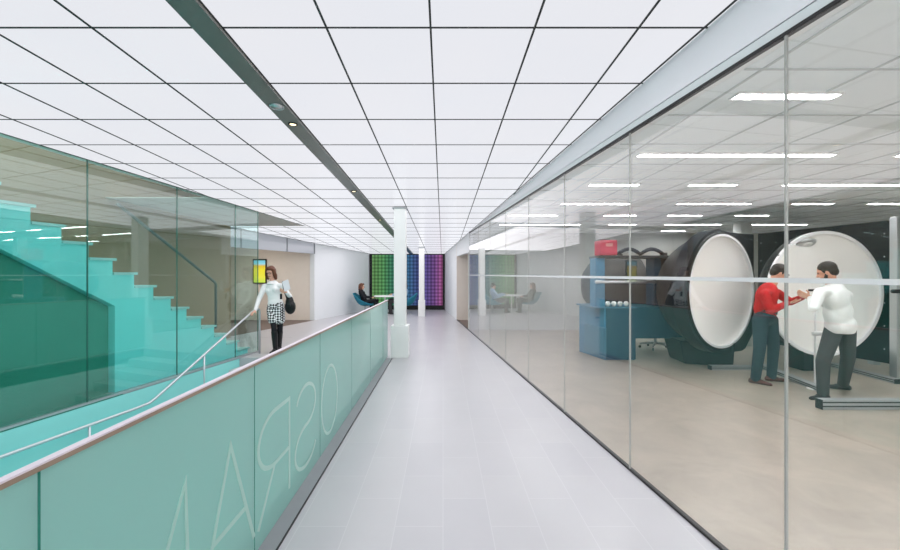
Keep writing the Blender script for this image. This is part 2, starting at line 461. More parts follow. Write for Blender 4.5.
# luminous ceiling and its grid
def clip(poly, a, b, c):    # keep a*x+b*y<=c
    out = []
    for i in range(len(poly)):
        p, q = poly[i], poly[(i+1) % len(poly)]
        dp, dq = a*p[0]+b*p[1]-c, a*q[0]+b*q[1]-c
        if dp <= 0: out.append(p)
        if dp*dq < 0:
            t = dp/(dp-dq); out.append((p[0]+(q[0]-p[0])*t, p[1]+(q[1]-p[1])*t))
    return out
mb = MB()
mb.prism([pt(lx, YN), pt(gx, YN), pt(gx, YS), pt(lx, YS)], zc, lambda x, y: zc(x, y)+.05)
mb.prism([(wx(YS), YS), pt(gx, YS), pt(gx, YF), (wx(YF), YF)], zc, lambda x, y: zc(x, y)+.05)
struct(mb, 'ceiling', M['lum'])
def left_at(y): return lx(y) if y < YS else wx(y)
mb = MB(); D = .006; W = .0062
xs = [-1.335+.63*k for k in range(0, 6)]+[-1.495-.63*k for k in range(0, 8)]
def ybar(x):
    # y interval(s) where x lies between the side lines
    ys = [YN+.02*i for i in range(int((YF-YN)/.02)+1)]
    ok = [left_at(y) <= x <= gx(y) for y in ys]; out = []; st = None
    for y, k in zip(ys, ok):
        if k and st is None: st = y
        if not k and st is not None: out.append((st, y)); st = None
    if st is not None: out.append((st, YF))
    return out
for x in xs:
    for y0, y1 in ybar(x):
        if y1-y0 > .1:
            mb.prism([(x-W, y0), (x+W, y0), (x+W, y1), (x-W, y1)], lambda a, b: zc(a, b)-D, lambda a, b: zc(a, b)+.001)
y = 2.33-.631*8
while y < YF:
    if y > YN: mb.prism([(left_at(y), y-W*.8), (gx(y), y-W*.8), (gx(y), y+W*.8), (left_at(y), y+W*.8)], lambda a, b: zc(a, b)-D*.8, lambda a, b: zc(a, b)+.001)
    y += .631
# edge bars
for ln, y0, y1, off in ((gx, YN, YF, -.02), (wx, YS, YF, .02), (lx, YN, YS, .012)):
    mb.prism([pt(ln, y0, off-W), pt(ln, y0, off+W), pt(ln, y1, off+W), pt(ln, y1, off-W)], lambda a, b: zc(a, b)-D, lambda a, b: zc(a, b)+.001)
struct(mb, 'trim_3', M['grid'])
mb = MB(); mb.prism([(-1.495, YN), (-1.335, YN), (-1.335, YF), (-1.495, YF)], lambda a, b: zc(a, b)-.03, lambda a, b: zc(a, b)+.0)
struct(mb, 'trim_4', M['beam'])
where = ['nearest the camera', 'beside the first round grille', 'third along', 'close to the big white column', 'farthest, above the seating corner']
for i, y in enumerate((1.12, 3.63, 6.12, 8.65, 11.2)):
    z = zc(0, y)-.03
    t = thing('downlight', 'small recessed downlight in the dark ceiling beam, '+where[i], 'ceiling light', (-1.415, y, z), 0, 'downlights in the ceiling beam')
    MB().lathe([(.030, 0.002), (.030, -.006), (.042, -.006), (.044, .002)], t.location).build('trim_ring', M['black'], t, True)
    MB().lathe([(.0001, -.003), (.029, -.003), (.029, .002), (.0001, .002)], t.location).build('lens', M['downlens'], t)
z = zc(0, 3.28)-.03
t = thing('ceiling_speaker', 'round pale grey grille set in the dark ceiling beam', 'speaker', (-1.415, 3.28, z))
MB().lathe([(.0001, -.008), (.046, -.008), (.05, .002), (.0001, .002)], t.location).build('grille', M['alu'], t, True)
MB().lathe([(.05, .002), (.05, -.01), (.057, -.01), (.059, .002)], t.location).build('trim_ring', M['steel'], t, True)

# bulkhead and head frame over the lab glass, wall beyond the opening
mb = MB(); mb.prism([pt(gx, YN, .0), pt(gx, YN, .14), pt(gx, 10.84, .14), pt(gx, 10.84, .0)], GT+.075, lambda a, b: zc(a, b)+.05)
struct(mb, 'wall_right', M['bulk'])
mb = MB(); mb.prism([pt(gx, YN, .004), pt(gx, YN, .10), pt(gx, 10.84, .10), pt(gx, 10.84, .004)], GT+.014, GT+.068)
struct(mb, 'trim_5', M['white'])
mb = MB(); mb.prism([pt(gx, YN, .015), pt(gx, YN, .09), pt(gx, 10.84, .09), pt(gx, 10.84, .015)], GT+.068, GT+.075)
struct(mb, 'trim_6', M['grid'])
mb = MB()
mb.prism([pt(gx, YN, -.004), pt(gx, YN, .03), pt(gx, 10.84, .03), pt(gx, 10.84, -.004)], GT-.004, GT+.014)
mb.prism([pt(gx, YN, -.004), pt(gx, YN, .03), pt(gx, 13.4, .03), pt(gx, 13.4, -.004)], 0, .016)
struct(mb, 'trim_7', M['black'])
mb = MB(); mb.prism([pt(gx, 13.4), (3.2, 13.4), (3.2, 13.52), pt(gx, 13.52)], 0, 2.9)
struct(mb, 'wall_vestibule', M['beige'])
mb = MB(); mb.prism([pt(gx, 13.405, .0), pt(gx, 13.405, .1), pt(gx, YF+.1, .1), pt(gx, YF+.1, 0)], 0, lambda a, b: zc(a, b)+.05)
mb.prism([pt(gx, 10.86, .0), pt(gx, 10.86, .1), pt(gx, 13.4, .1), pt(gx, 13.4, 0)], 2.22, lambda a, b: zc(a, b)+.05)
struct(mb, 'wall_right_far', M['white'])
mb = MB(); mb.prism([pt(gx, 11.13, .1), (3.2, 11.13), (3.2, 13.4), pt(gx, 13.4, .1)], 2.5, 2.55)
struct(mb, 'ceiling_vestibule', M['white'])
mb = MB(); mb.prism([(3.2, 11.13), (3.3, 11.13), (3.3, 13.4), (3.2, 13.4)], 0, 2.5)
struct(mb, 'wall_vestibule_end', M['beige'])

# lab glazing: one pane after another
ysm = [1.856+1.283*k for k in range(-4, 8)]
for i in range(len(ysm)-1):
    a, b = ysm[i]+.003, ysm[i+1]-.003
    mb = MB(); mb.prism([pt(gx, a), pt(gx, a, .012), pt(gx, b, .012), pt(gx, b)], .014, GT)
    struct(mb, 'window_%d' % (i+1), M['glass'])
mb = MB()
for yy in ysm:
    mb.prism([pt(gx, yy-.0045, .0005), pt(gx, yy-.0045, .0115), pt(gx, yy+.0045, .0115), pt(gx, yy+.0045, .0005)], .014, GT)
struct(mb, 'trim_8', M['gseam'])
mb = MB(); mb.prism([pt(gx, YN, -.003), pt(gx, YN, -.0005), pt(gx, 10.84, -.0005), pt(gx, 10.84, -.003)], 1.558, 1.581)
struct(mb, 'trim_9', M['stripe'])

# lab shell
mb = MB(); mb.prism([pt(gx, YN, .1), (9.6, YN), (9.6, 11.1), pt(gx, 11.1, .1)], GT+.012, GT+.08); struct(mb, 'ceiling_lab', M['labceil'])
mb = MB()
x = -1.335+.63*2
while x < 9.6:
    y0 = max(YN, (1.837+.1-x)/.1013) if x < gx(YN)+.1 else YN
    if y0 < 11: mb.box((x-.008, y0, GT+.006), (x+.008, 11, GT+.013))
    x += .63
y = 2.5-.631*8-.315
while y < 11:
    if y > YN: mb.box((gx(y)+.1, y-.008, GT+.006), (9.6, y+.008, GT+.013))
    y += .631
struct(mb, 'trim_10', M['labgrid'])
mb = MB(); mb.box((gx(11)+.0, 11, 0), (9.7, 11.12, GT+.1)); struct(mb, 'wall_back', M['labwall'])
mb = MB(); mb.box((9.6, YN, 0), (9.7, 11.1, GT+.1)); struct(mb, 'wall_lab_right', M['labwall'])
mb = MB(); mb.box((-9, YN-.1, -1.4), (9.7, YN, 5)); struct(mb, 'wall_near', M['white'])

rows = {-2.5: [(2.4, 4.9), (5.5, 8.6)], -1.25: [(2.4, 4.3), (4.9, 8.6)], 0: [(2.4, 4.9), (5.5, 8.6)], 1.25: [(2.4, 4.3), (4.9, 5.5)], 2.5: [(1.9, 2.55), (3.8, 5.7)], 3.74: [(1.9, 3.79), (4.43, 5.06)],  # foremost rows, out of view, are added to light the sphere halves
        4.99: [(1.9, 2.53), (3.2, 3.8), (4.42, 6.31)], 6.33: [(1.95, 3.07), (3.85, 5.05), (5.76, 6.4), (7.0, 8.2)],
        7.6: [(1.3, 2.25), (3.18, 3.81), (4.44, 5.11), (5.78, 6.42)], 9.0: [(1.33, 3.2), (3.88, 4.5), (5.2, 6.5), (7.2, 8.5)], 10.3: [(5.83, 6.47)]}
ordn = ['first', 'second', 'third', 'fourth', 'fifth', 'sixth', 'seventh', 'eighth', 'ninth', 'tenth', 'eleventh']
for ri, (y, segs) in enumerate(sorted(rows.items())):
    for si, (a, b) in enumerate(segs):
        t = thing('ceiling_light', '%s ceiling light, %s from the glass in the lab\'s %s row from the front' % ('long' if b-a > 1 else 'short', ordn[si], ordn[ri]),
                  'ceiling light', ((a+b)/2, y, GT), 0, 'linear lights in the lab ceiling')
        hw = .036
        m2 = MB()
        m2.box((a-.012, y-hw-.012, GT-.004), (b+.012, y-hw, GT+.012)); m2.box((a-.012, y+hw, GT-.004), (b+.012, y+hw+.012, GT+.012))
        m2.box((a-.012, y-hw, GT-.004), (a, y+hw, GT+.012)); m2.box((b, y-hw, GT-.004), (b+.012, y+hw, GT+.012))
        m2.build('housing', M['lampcase'], t)
        MB().box((a, y-hw, GT-.001), (b, y+hw, GT+.011)).build('diffuser', M['strip'], t)
mb = MB(); mb.box((6.62, 8.55, 0), (6.86, 8.79, GT+.01)); struct(mb, 'trim_11', M['labwall'])

# far left: white wall, recess with header, soffit
mb = MB(); mb.prism([(wx(13.31), 13.31), (wx(YF+.1), YF+.1), (wx(YF+.1)-.16, YF+.1), (wx(13.31)-.16, 13.31)], 0, lambda a, b: zc(a, b)+.05)
struct(mb, 'wall_left', M['white'])
mb = MB(); mb.box((-9, 13.35, 0), (wx(13.35)-.06, 13.5, 3)); struct(mb, 'wall_recess', M['beige'])
mb = MB(); mb.box((-9.1, YS, 0), (-9, 13.45, 3)); struct(mb, 'wall_recess_left', M['beige'])
mb = MB(); mb.prism([(wx(YS)-.1, YS), (wx(13.34)-.1, 13.34), (-9, 13.34), (-9, YS)], 2.6, 2.66); struct(mb, 'ceiling_recess', M['white'])
mb = MB(); mb.prism([(wx(YS), YS), (wx(13.35), 13.35), (wx(13.35)-.1, 13.35), (wx(YS)-.1, YS)], 2.295, lambda a, b: zc(a, b)+.05)
struct(mb, 'trim_12', M['header'])
mb = MB()
for yy in (10.2, 11.95, 13.3):
    mb.prism([(wx(yy)+.012, yy-.02), (wx(yy)+.012, yy+.02), (wx(yy)-.01, yy+.02), (wx(yy)-.01, yy-.02)], 2.295, lambda a, b: zc(a, b))
struct(mb, 'trim_13', M['mull'])
mb = MB(); mb.prism([pt(lx, 6.7, -.02), pt(lx, YS, -.02), (-7.6, YS), (-7.6, 6.7)], lambda a, b: zc(a, b)-.0, lambda a, b: zc(a, b)+.015)
struct(mb, 'ceiling_soffit', M['plaster'])
mb = MB(); mb.prism([(wx(YS)-.1, YS), (-9, YS), (-9, YS+.1), (wx(YS)-.1, YS+.1)], 0, 4.6); struct(mb, 'wall_hall_end', M['warm'])
mb = MB(); mb.prism([(lx(YN, 7.05), YN), (lx(YS, 7.05), YS), (lx(YS, 7.2), YS), (lx(YN, 7.2), YN)], 0, 4.6); struct(mb, 'wall_hall', M['warm'])
mb = MB(); mb.prism([pt(lx, YN, -.1), (-9, YN), (-9, YS), pt(lx, YS, -.1)], 4.6, 4.7); struct(mb, 'ceiling_hall', M['white'])
mb = MB(); mb.prism([pt(lx, YN), pt(lx, YN, -.12), pt(lx, YS, -.12), pt(lx, YS)], lambda a, b: zc(a, b)+.001, 4.65)
struct(mb, 'wall_hall_upper', M['plaster'])

# stair glass
ls = [7.252-1.266*k for k in range(8, -1, -1)]+[7.90]
for i in range(len(ls)-1):
    a, b = ls[i]+.003, ls[i+1]-.003
    mb = MB(); mb.prism([pt(lx, a, -.014), pt(lx, a), pt(lx, b), pt(lx, b, -.014)], .03, lambda x, y: zc(x, y)-.002)
    struct(mb, 'window_%d' % (i+20), M['gleft'])
mb = MB()
for yy in ls: mb.prism([pt(lx, yy-.005, -.013), pt(lx, yy-.005, -.001), pt(lx, yy+.005, -.001), pt(lx, yy+.005, -.013)], .03, lambda x, y: zc(x, y)-.002)
struct(mb, 'trim_14', M['gleftseam'])
mb = MB(); mb.prism([pt(lx, YN, -.04), pt(lx, YN, .014), pt(lx, 7.9, .014), pt(lx, 7.9, -.04)], .006, .03); struct(mb, 'trim_15', M['steel'])

# media wall
t = thing('media_wall', 'wall of glowing coloured cells from green through blue to pink in a black frame', 'light wall', (-1.6, YF, 0))
z0, z1, x0, x1 = .0, 2.50, -3.28, .07
mb = MB(); mb.box((x0, YF-.1, 0.01), (x1, YF-.0, .20)); mb.box((x0, YF-.1, .20), (x0+.11, YF, 2.5)); mb.box((x1-.09, YF-.1, .20), (x1, YF, 2.5)); mb.box((x0, YF-.1, 2.46), (x1, YF, 2.5))
mb.build('frame', M['black'], t)
M['media'] = media_mat('coloured_cells', x0+.11+1.6, x1-.09+1.6, 0.8)
mb = MB(); mb.box((x0+.11, YF-.06, .20), (x1-.09, YF-.02, 2.46)); mb.build('light_panel', M['media'], t)
mb = MB(); mb.box((-4, YF+.0, 0), (1, YF+.1, 3)); struct(mb, 'wall_far', M['white'])

# columns
def column(label, x, y, wd, base, bh):
    t = thing('column', label, 'column', (x, y, 0), 0, 'white columns along the corridor')
    h = base/2; MB().box((x-h, y-h, 0), (x+h, y+h, bh)).build('base', M['column'], t, bevel=.008)
    h = wd/2; zt = zc(0, y)-.012
    MB().prism([(x-h, y-h), (x+h, y-h), (x+h, y+h), (x-h, y+h)], bh, lambda a, b: zc(a, b)-.001).build('shaft', M['column'], t, bevel=.006)
    h = wd/2+.03; MB().box((x-h, y-h, zt-.02), (x+h, y+h, zt)).build('collar', M['alu'], t)
column('large white square column at the end of the glass railing', -.83, 7.50, .225, .335, .61)
column('slim far white column in front of the glowing wall', -.81, 14.65, .20, .255, .61)

# ---------------------------------------------------------------- glass railing with its etched letters
RX = -1.075
rail = thing('glass_railing', 'frosted teal glass railing with a wood-edged cap along the corridor', 'railing', (RX, 3, 0.012))
seams = [-1.307, -.145, 1.016, 2.178, 3.339, 4.50, 5.662, 6.823, 7.44]
for i in range(len(seams)-1):
    a, b = seams[i]+.004, seams[i+1]-.004
    mb = MB(); mb.hexa([(RX-.009, a, .013), (RX+.009, a, .013), (RX+.009, b, .013), (RX-.009, b, .013), (RX-.009, a, 1.082), (RX+.009, a, 1.082), (RX+.009, b, 1.082), (RX-.009, b, 1.082)])
    mb.mi[2] = 1; mb.mi[4] = 1
    mb.build('glass_panel', [M['grail'], M['graledge']], rail)
mb = MB(); mb.box((RX-.013, -1.3, 1.080), (RX+.013, 7.47, 1.094)); mb.build('wood_edge', M['wood'], rail)
mb = MB(); mb.box((RX-.013, -1.3, 1.094), (RX+.012, 7.47, 1.100)); mb.build('top_rail', M['railtop'], rail)
def letter(strokes, y0, wd, nm):
    mb = MB()
    for st in strokes:
        mb.ribbon([(u*wd*1.037, v*.622) for u, v in st], .026, lambda u, v, d: Vector((RX+.0095+d, y0*1.037-u, .117+v)), .003)
    o = mb.build('letter', M['etch'], rail); o['label'] = nm
def arc(cx, cy, rx, ry, a0, a1, n=24): return [(cx+rx*math.cos(math.radians(a0+(a1-a0)*i/n)), cy+ry*math.sin(math.radians(a0+(a1-a0)*i/n))) for i in range(n+1)]
letter([arc(.5, .5, .5, .5, 0, 360, 40)], 3.73, .48, 'pale etched mirror-written letter O')
letter([arc(.5, .75, .46, .25, 20, 270, 24)+arc(.5, .25, .5, .25, 90, -160, 24)[1:]], 3.11, .44, 'pale etched mirror-written letter S')
letter([[(0, 0), (0, 1), (.5, 1)]+arc(.5, .73, .48, .27, 90, -90, 16)[1:]+[(0, .46)], [(.5, .46), (.98, 0)]], 2.57, .44, 'pale etched mirror-written letter R')
letter([[(0, 0), (.5, 1), (1, 0)], [(.19, .36), (.81, .36)]], 2.09, .46, 'pale etched mirror-written letter A')
letter([[(0, 0), (.05, 1), (.5, .2), (.95, 1), (1, 0)]], 1.56, .54, 'pale etched mirror-written letter M')

# ---------------------------------------------------------------- stairs
st = thing('staircase', 'pale teal staircase rising behind the green glass wall', 'staircase', (lx(7.8, 5.4), 7.8, 0))
g, r = .2945, .1885; Yb, zb = 7.82, .1155
D0, D1 = 5.35, 6.6
prof = [(Yb, 0)]
NS = 19
for n in range(NS):
    prof += [(Yb-g*n, zb+r*n-.03), (Yb-g*(n+1), zb+r*n-.03)]
ye = Yb-g*NS; ze = zb+r*(NS-1)
prof += [(ye, ze-.55), (4.023, 1.893-.02), (5.2, 1.168), (5.2, 0)]
mb = MB(); mb.extrude([(lx(y, D0), y, z) for y, z in prof], (-(D1-D0), 0, 0)); mb.build('flight', M['stair'], st)
for n in range(NS):
    y1, y0 = Yb-g*n+.035, Yb-g*(n+1); z = zb+r*n
    mb = MB(); mb.prism([(lx(y0, D0)+.02, y0), (lx(y1, D0)+.02, y1), (lx(y1, D1), y1), (lx(y0, D1), y0)], z-.035, z); mb.build('tread', M['tread'], st)
hp = [(lx(7.07, 5.42), 7.07, .60), (lx(7.07, 5.42), 7.07, 1.42), (lx(7.03, 5.42), 7.03, 1.46), (lx(5.3, 5.42), 5.3, 1.46+1.73*.64)]
MB().tube(hp, .022).build('handrail', M['rail2'], st, True)
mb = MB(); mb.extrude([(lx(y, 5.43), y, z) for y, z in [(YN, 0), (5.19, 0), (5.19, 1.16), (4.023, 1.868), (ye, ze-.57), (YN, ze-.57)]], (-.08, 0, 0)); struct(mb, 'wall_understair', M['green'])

sd = thing('staircase', 'short flight of steps descending to the landing behind the frosted railing', 'staircase', (-2.6, 7.35, -1.15))
for n in range(6):
    y1 = 7.35-.3*n; z = -1.15/7*(n+1)
    mb = MB(); mb.prism([(lx(y1-.3)+.02, y1-.3), (-1.2, y1-.3), (-1.2, y1), (lx(y1)+.02, y1)], -1.16, z); mb.build('step', M['greytread'], sd)

hr = thing('handrail', 'sloping brushed metal handrail on posts along the steps down', 'handrail', (lx(7.75, 5.08), 7.75, 0))
def hx(y): return lx(y, 5.06)
path = [(hx(7.75), 7.75, 0), (hx(7.75), 7.75, .85), (hx(7.73), 7.73, .893), (hx(7.66), 7.66, .905), (hx(7.52), 7.52, .858), (hx(5.48), 5.48, -.17), (hx(5.38), 5.38, -.207), (hx(5.2), 5.2, -.215), (hx(-1), -1, -.22)]
MB().tube(path, .019).build('rail', M['steel'], hr, True)
for y, zt, zb2 in ((6.35, .26, -.6), (4.62, -.22, -1.15), (3.2, -.22, -1.15)):
    MB().tube([(hx(y), y, zb2), (hx(y), y, zt)], .014).build('post', M['steel'], hr, True)

# wall screen in the recess
t = thing('wall_screen', 'portrait screen glowing yellow on the beige wall behind the woman', 'screen', (-6.37, 13.35, 1.3))
x0, x1, z0, z1 = -6.57, -6.1, 1.27, 2.12
M['screen'] = screen_mat('yellow_screen', z0-1.3, z1-1.3)
MB().box((x0, 13.29, z0), (x1, 13.348, z1)).build('case', M['black'], t, bevel=.006)
MB().box((x0+.035, 13.284, z0+.035), (x1-.035, 13.291, z1-.035)).build('display', M['screen'], t)
# panel added to brighten the recess, out of the opening's sight line
t = thing('ceiling_light', 'added square lit panel brightening the beige recess', 'ceiling light', (-6.2, 11.7, 2.6))
MB().box((-6.6, 11.3, 2.585), (-5.8, 12.1, 2.602)).build('diffuser', emit('recess_fill', (255, 248, 238), 13), t)

# ---------------------------------------------------------------- the measuring machine in the lab
def frame_of(n):
    n = Vector(n).normalized(); u = Vector((0, 0, 1)).cross(n).normalized(); return n, u
C1 = Vector((4.71, 6.5, 1.313)); n1, u1 = frame_of((.448, -.894, 0)); R1 = .965
mc = thing('measuring_machine', 'large blue cabinet machine with a dark drum and an open white sphere half', 'machine', (3.6, 7.6, 0))
shell = MB().lathe([(R1*1.03*math.cos(t)+.0001, -R1*1.03*math.sin(t)*.95-.02) for t in [PI/2*i/12 for i in range(12, -1, -1)]]+[(R1*1.035, .03), (R1*.995, .03)], C1, n1, 48).build('sphere_shell', M['shellblack'], mc, True)
mb = MB().lathe([(R1*.96*math.cos(t)+.0001, -R1*.10*math.sin(t)) for t in [PI/2*i/12 for i in range(12, -1, -1)]]+[(R1*.965, .02)], C1, n1, 48)
mb.build('sphere_lining', M['lining'], mc, True)
MB().lathe([(R1*.958, .0), (R1*.958, .035), (R1*.995, .035), (R1*.995, .0)], C1, n1, 64).build('sphere_rim', M['rimwhite'], mc)
def disc_pt(C, n, u, a, b, d): return C+u*a+Vector((0, 0, 1))*b+n*d
# black plate behind the rim: round on the left, square on the right
sgn = 1 if (C1+u1).x > C1.x else -1
ro = []
for k in range(72):
    a = 2*PI*k/72; c, s_ = math.cos(a), math.sin(a)
    if c < 0: r_ = 1.045
    else:
        r_ = min(1.0/max(c, 1e-6), 1.0/max(s_, 1e-6) if s_ > 0 else 1.06/max(-s_, 1e-6), 1.75/max(c-s_, 1e-6))
        r_ = max(r_, 1.02)
    ro.append((r_*c, r_*s_))
mb2 = MB()
inner = []
no = len(ro)
inner = []
for a, b in ro:
    L = math.hypot(a, b); inner.append((a/L*R1*.99, b/L*R1*.99))
for i in range(no):
    j = (i+1) % no
    q = [ro[i], ro[j], inner[j], inner[i]]
    mb2.hexa([disc_pt(C1, n1, u1, a*sgn, b, -.2) for a, b in q]+[disc_pt(C1, n1, u1, a*sgn, b, .004) for a, b in q])
mb2.build('surround_plate', M['panelblack'], mc)
# foot under the sphere
mb = MB(); mb.hexa([(4.3, 6.85, 0.0), (5.0, 6.62, .0), (5.1, 7.2, .0), (4.35, 7.4, .0), (4.2, 6.8, .42), (5.0, 6.58, .42), (5.1, 7.25, .42), (4.25, 7.45, .42)])
mb.build('foot', M['panelblack'], mc, bevel=.02)
# blue cabinet
mb = MB(); mb.prism([(3.0, 7.16), (3.57, 7.16), (3.57, 7.95), (2.81, 7.95)], .0, .965); cab = mb.build('base_cabinet', M['blue'], mc, bevel=.01)
mb = MB(); mb.prism([(2.83, 7.72), (2.97, 7.12), (3.03, 7.13), (3.03, 7.3), (2.9, 7.75)], .06, .60); sub(mb, 'access_box', M['bluelight'], cab, mc, bevel=.01)
mb = MB(); mb.prism([(3.03, 7.145), (3.58, 7.145), (3.58, 7.2), (3.03, 7.2)], .01, .96); sub(mb, 'front_panel', M['bluedark'], cab, mc, bevel=.01)
mb = MB(); mb.prism([(2.78, 7.13), (3.60, 7.13), (3.60, 7.98), (2.76, 7.98)], .963, .99); sub(mb, 'worktop', M['bluelight'], cab, mc, bevel=.004)
mb = MB(); mb.extrude([(3.58, 7.16, .40), (4.55, 7.16, .40), (4.55, 7.16, .62), (4.3, 7.16, .9), (4.2, 7.16, .985), (3.58, 7.16, .985)], (0, .75, 0)); mb.build('bridge', M['bluedark'], mc, bevel=.01)
mb = MB(); mb.box((2.86, 7.2, .98), (3.03, 7.5, 1.90)); mb.build('upright', M['blue'], mc, bevel=.01)
mb = MB(); mb.box((4.0, 7.3, .98), (4.14, 7.6, 1.90)); mb.build('upright', M['bluedark'], mc, bevel=.01)
mb = MB(); mb.box((4.14, 7.28, .98), (4.30, 7.6, 1.90)); mb.build('upright', M['dark'], mc, bevel=.01)
mb = MB(); mb.box((2.90, 7.15, 1.90), (4.45, 7.65, 1.945)); mb.build('top_shelf', M['shellgrey'], mc, bevel=.006)
MB().tube([(2.80, 7.08, 1.455), (4.05, 7.08, 1.455)], .028).build('tube', M['steel'], mc, True)
# rear drum: horizontal barrel with a domed left end
ax = Vector((-1, .1, 0))
mb = MB().lathe([(.0001, 0), (.60, 0), (.62, .03), (.62, .55), (.58, .8), (.48, .98), (.3, 1.1), (.0001, 1.15)], (4.2, 8.35, 1.35), ax, 40)
mb.build('drum', M['shellgrey'], mc, True)
mb = MB(); mb.box((3.2, 8.0, .0), (3.9, 8.7, .85)); mb.build('drum_stand', M['bluedark'], mc, bevel=.02)
# cable arch on the shelf
arch = [(3.42, 7.55, 1.983)]+[(3.42+.9*i/16, 7.55, 1.99+.10*abs(math.sin(PI*i/8))) for i in range(17)]+[(4.36, 7.5, 1.983)]
t = thing('cable_arch', 'black arched cable duct lying along the top shelf', 'cable duct', (3.9, 7.55, 1.945))
MB().tube(arch, .036, 10).build('duct', M['shellblack'], t, True)
MB().box((3.44, 7.5, 1.947), (3.5, 7.6, 1.99)).build('clamp', M['dark'], t); MB().box((4.28, 7.47, 1.947), (4.34, 7.6, 1.99)).build('clamp', M['dark'], t)

t = thing('instrument_box', 'red instrument box on top of the blue machine', 'box', (3.1, 7.4, 1.946))
MB().box((2.97, 7.26, 1.956), (3.29, 7.56, 2.24)).build('case', M['red'], t, bevel=.012)
MB().box((3.07, 7.254, 2.12), (3.20, 7.262, 2.18)).build('label_plate', pbr('label_plate', (216, 150, 140), .5), t)
for a in (2.99, 3.23):
    for b in (7.28, 7.50): MB().box((a, b, 1.946), (a+.04, b+.04, 1.957)).build('foot', M['dark'], t)
MB().tube([(3.0, 7.42, 2.24), (3.0, 7.42, 2.262), (3.22, 7.42, 2.262), (3.22, 7.42, 2.24)], .008, 8).build('handle', M['dark'], t, True)

pos4 = ['leftmost', 'second from left', 'third from left', 'rightmost']
for i in range(4):
    x = 3.08+.115*i
    t = thing('bulb', 'white round bulb in a row on the blue bench, '+pos4[i]+' of four', 'bulb', (x, 7.2, .9915), 0, 'white bulbs on the bench')
    MB().lathe([(.0001, .10), (.025, .097), (.042, .08), (.047, .058), (.04, .035), (.026, .018)], t.location, n=18).build('globe', M['whiteplastic'], t, True)
    MB().lathe([(.026, .02), (.026, 0), (.0001, 0)], t.location, n=18).build('cap', M['alu'], t, True)

# desk chair behind the bridge
t = thing('desk_chair', 'dark swivel chair with a star base behind the raised blue bench', 'chair', (4.55, 8.25, 0))
c = t.location
for k in range(5):
    a = 2*PI*k/5+.3; e = c+Vector((.30*math.cos(a), .30*math.sin(a), .075))
    l = MB().tube([c+Vector((0, 0, .13)), e+Vector((0, 0, .02))], [.03, .018], 8).build('leg', M['alu'], t, True)
    sub(MB().lathe([(.0001, -.012), (.028, -.012), (.03, 0), (.028, .012), (.0001, .012)], e-Vector((0, 0, .043)), (math.sin(a), -math.cos(a), 0), 16), 'castor', M['dark'], l, t, smooth=True)
MB().tube([c+Vector((0, 0, .1)), c+Vector((0, 0, .46))], .026).build('gas_lift', M['steel'], t, True)
MB().box(c+Vector((-.24, -.24, .46)), c+Vector((.24, .24, .53))).build('seat', M['dark'], t, bevel=.03)
MB().box(c+Vector((-.22, .2, .62)), c+Vector((.22, .25, 1.0))).build('backrest', M['dark'], t, bevel=.02)

# open sphere half with its black panel
C2 = Vector((6.144, 6.2, 1.286)); n2, u2 = frame_of((.07, -.998, 0)); R2 = 1.006
sh = thing('sphere_door', 'white hollow sphere half behind the two men, hatch at its top', 'sphere', (6.14, 6.5, 0))
MB().lathe([(R2*math.cos(t)+.0001, -R2*.55*math.sin(t)-.02) for t in [PI/2*i/12 for i in range(12, -1, -1)]]+[(R2, .02), (R2*.99, .02)], C2, n2, 48).build('sphere_shell', M['shellblack'], sh, True)
MB().lathe([(R2*.955*math.cos(t)+.0001, -R2*.09*math.sin(t)) for t in [PI/2*i/12 for i in range(12, -1, -1)]]+[(R2*.955, .02)], C2, n2, 64).build('sphere_lining', M['lining'], sh, True)
MB().lathe([(R2*.952, 0), (R2*.952, .03), (R2*1.0, .03), (R2*1.0, -.01)], C2, n2, 72).build('sphere_rim', M['rimwhite'], sh)
hc = P(805, 241, 5.95)
hn = (n2*.45+Vector((0, 0, -.9))).normalized()
hc = C2+u2*(-.32 if (C2+u2).x > C2.x else .32)+Vector((0, 0, .79))-n2*.03
o = MB().lathe([(.0001, .015), (.13, .015), (.15, .012), (.155, -.02)], hc, hn, 32)
o.build('hatch', M['alu'], sh, True)
MB().lathe([(.0001, .022), (.10, .022), (.10, .014)], hc, hn, 32).build('hatch_window', M['whiteplastic'], sh, True)
mb = MB(); mb.box((5.95, 6.35, .0), (6.35, 6.7, .6)); mb.build('pedestal', M['panelblack'], sh, bevel=.01)

pa, pb = Vector((7.20, 8.8, 0)), Vector((7.656, 6.6, 0))
pd = (pb-pa).normalized(); pn = Vector((pd.y, -pd.x, 0)); pn = pn if pn.x < 0 else -pn
t = thing('black_panel', 'tall matt black panel standing behind the white sphere half', 'panel', tuple((pa+pb)/2))
mb = MB(); q = [pa, pb, pb-pn*.06, pa-pn*.06]; mb.hexa([p+Vector((0, 0, .06)) for p in q]+[p+Vector((0, 0, 2.52)) for p in q]); mb.build('sheet', M['panelblack'], t)
for k in range(2):
    for j in range(6):
        p = pa+(pb-pa)*(.97 if k else .03)+Vector((0, 0, .3+.4*j))
        MB().lathe([(.0001, .006), (.008, .005), (.010, 0)], p, pn, 10).build('bolt', M['steel'], t, True)
for f_ in (.1, .9):
    p = pa+(pb-pa)*f_-pn*.03
    MB().box(p+Vector((-.06, -.05, 0)), p+Vector((.06, .05, .06))).build('foot', M['aluframe'], t)

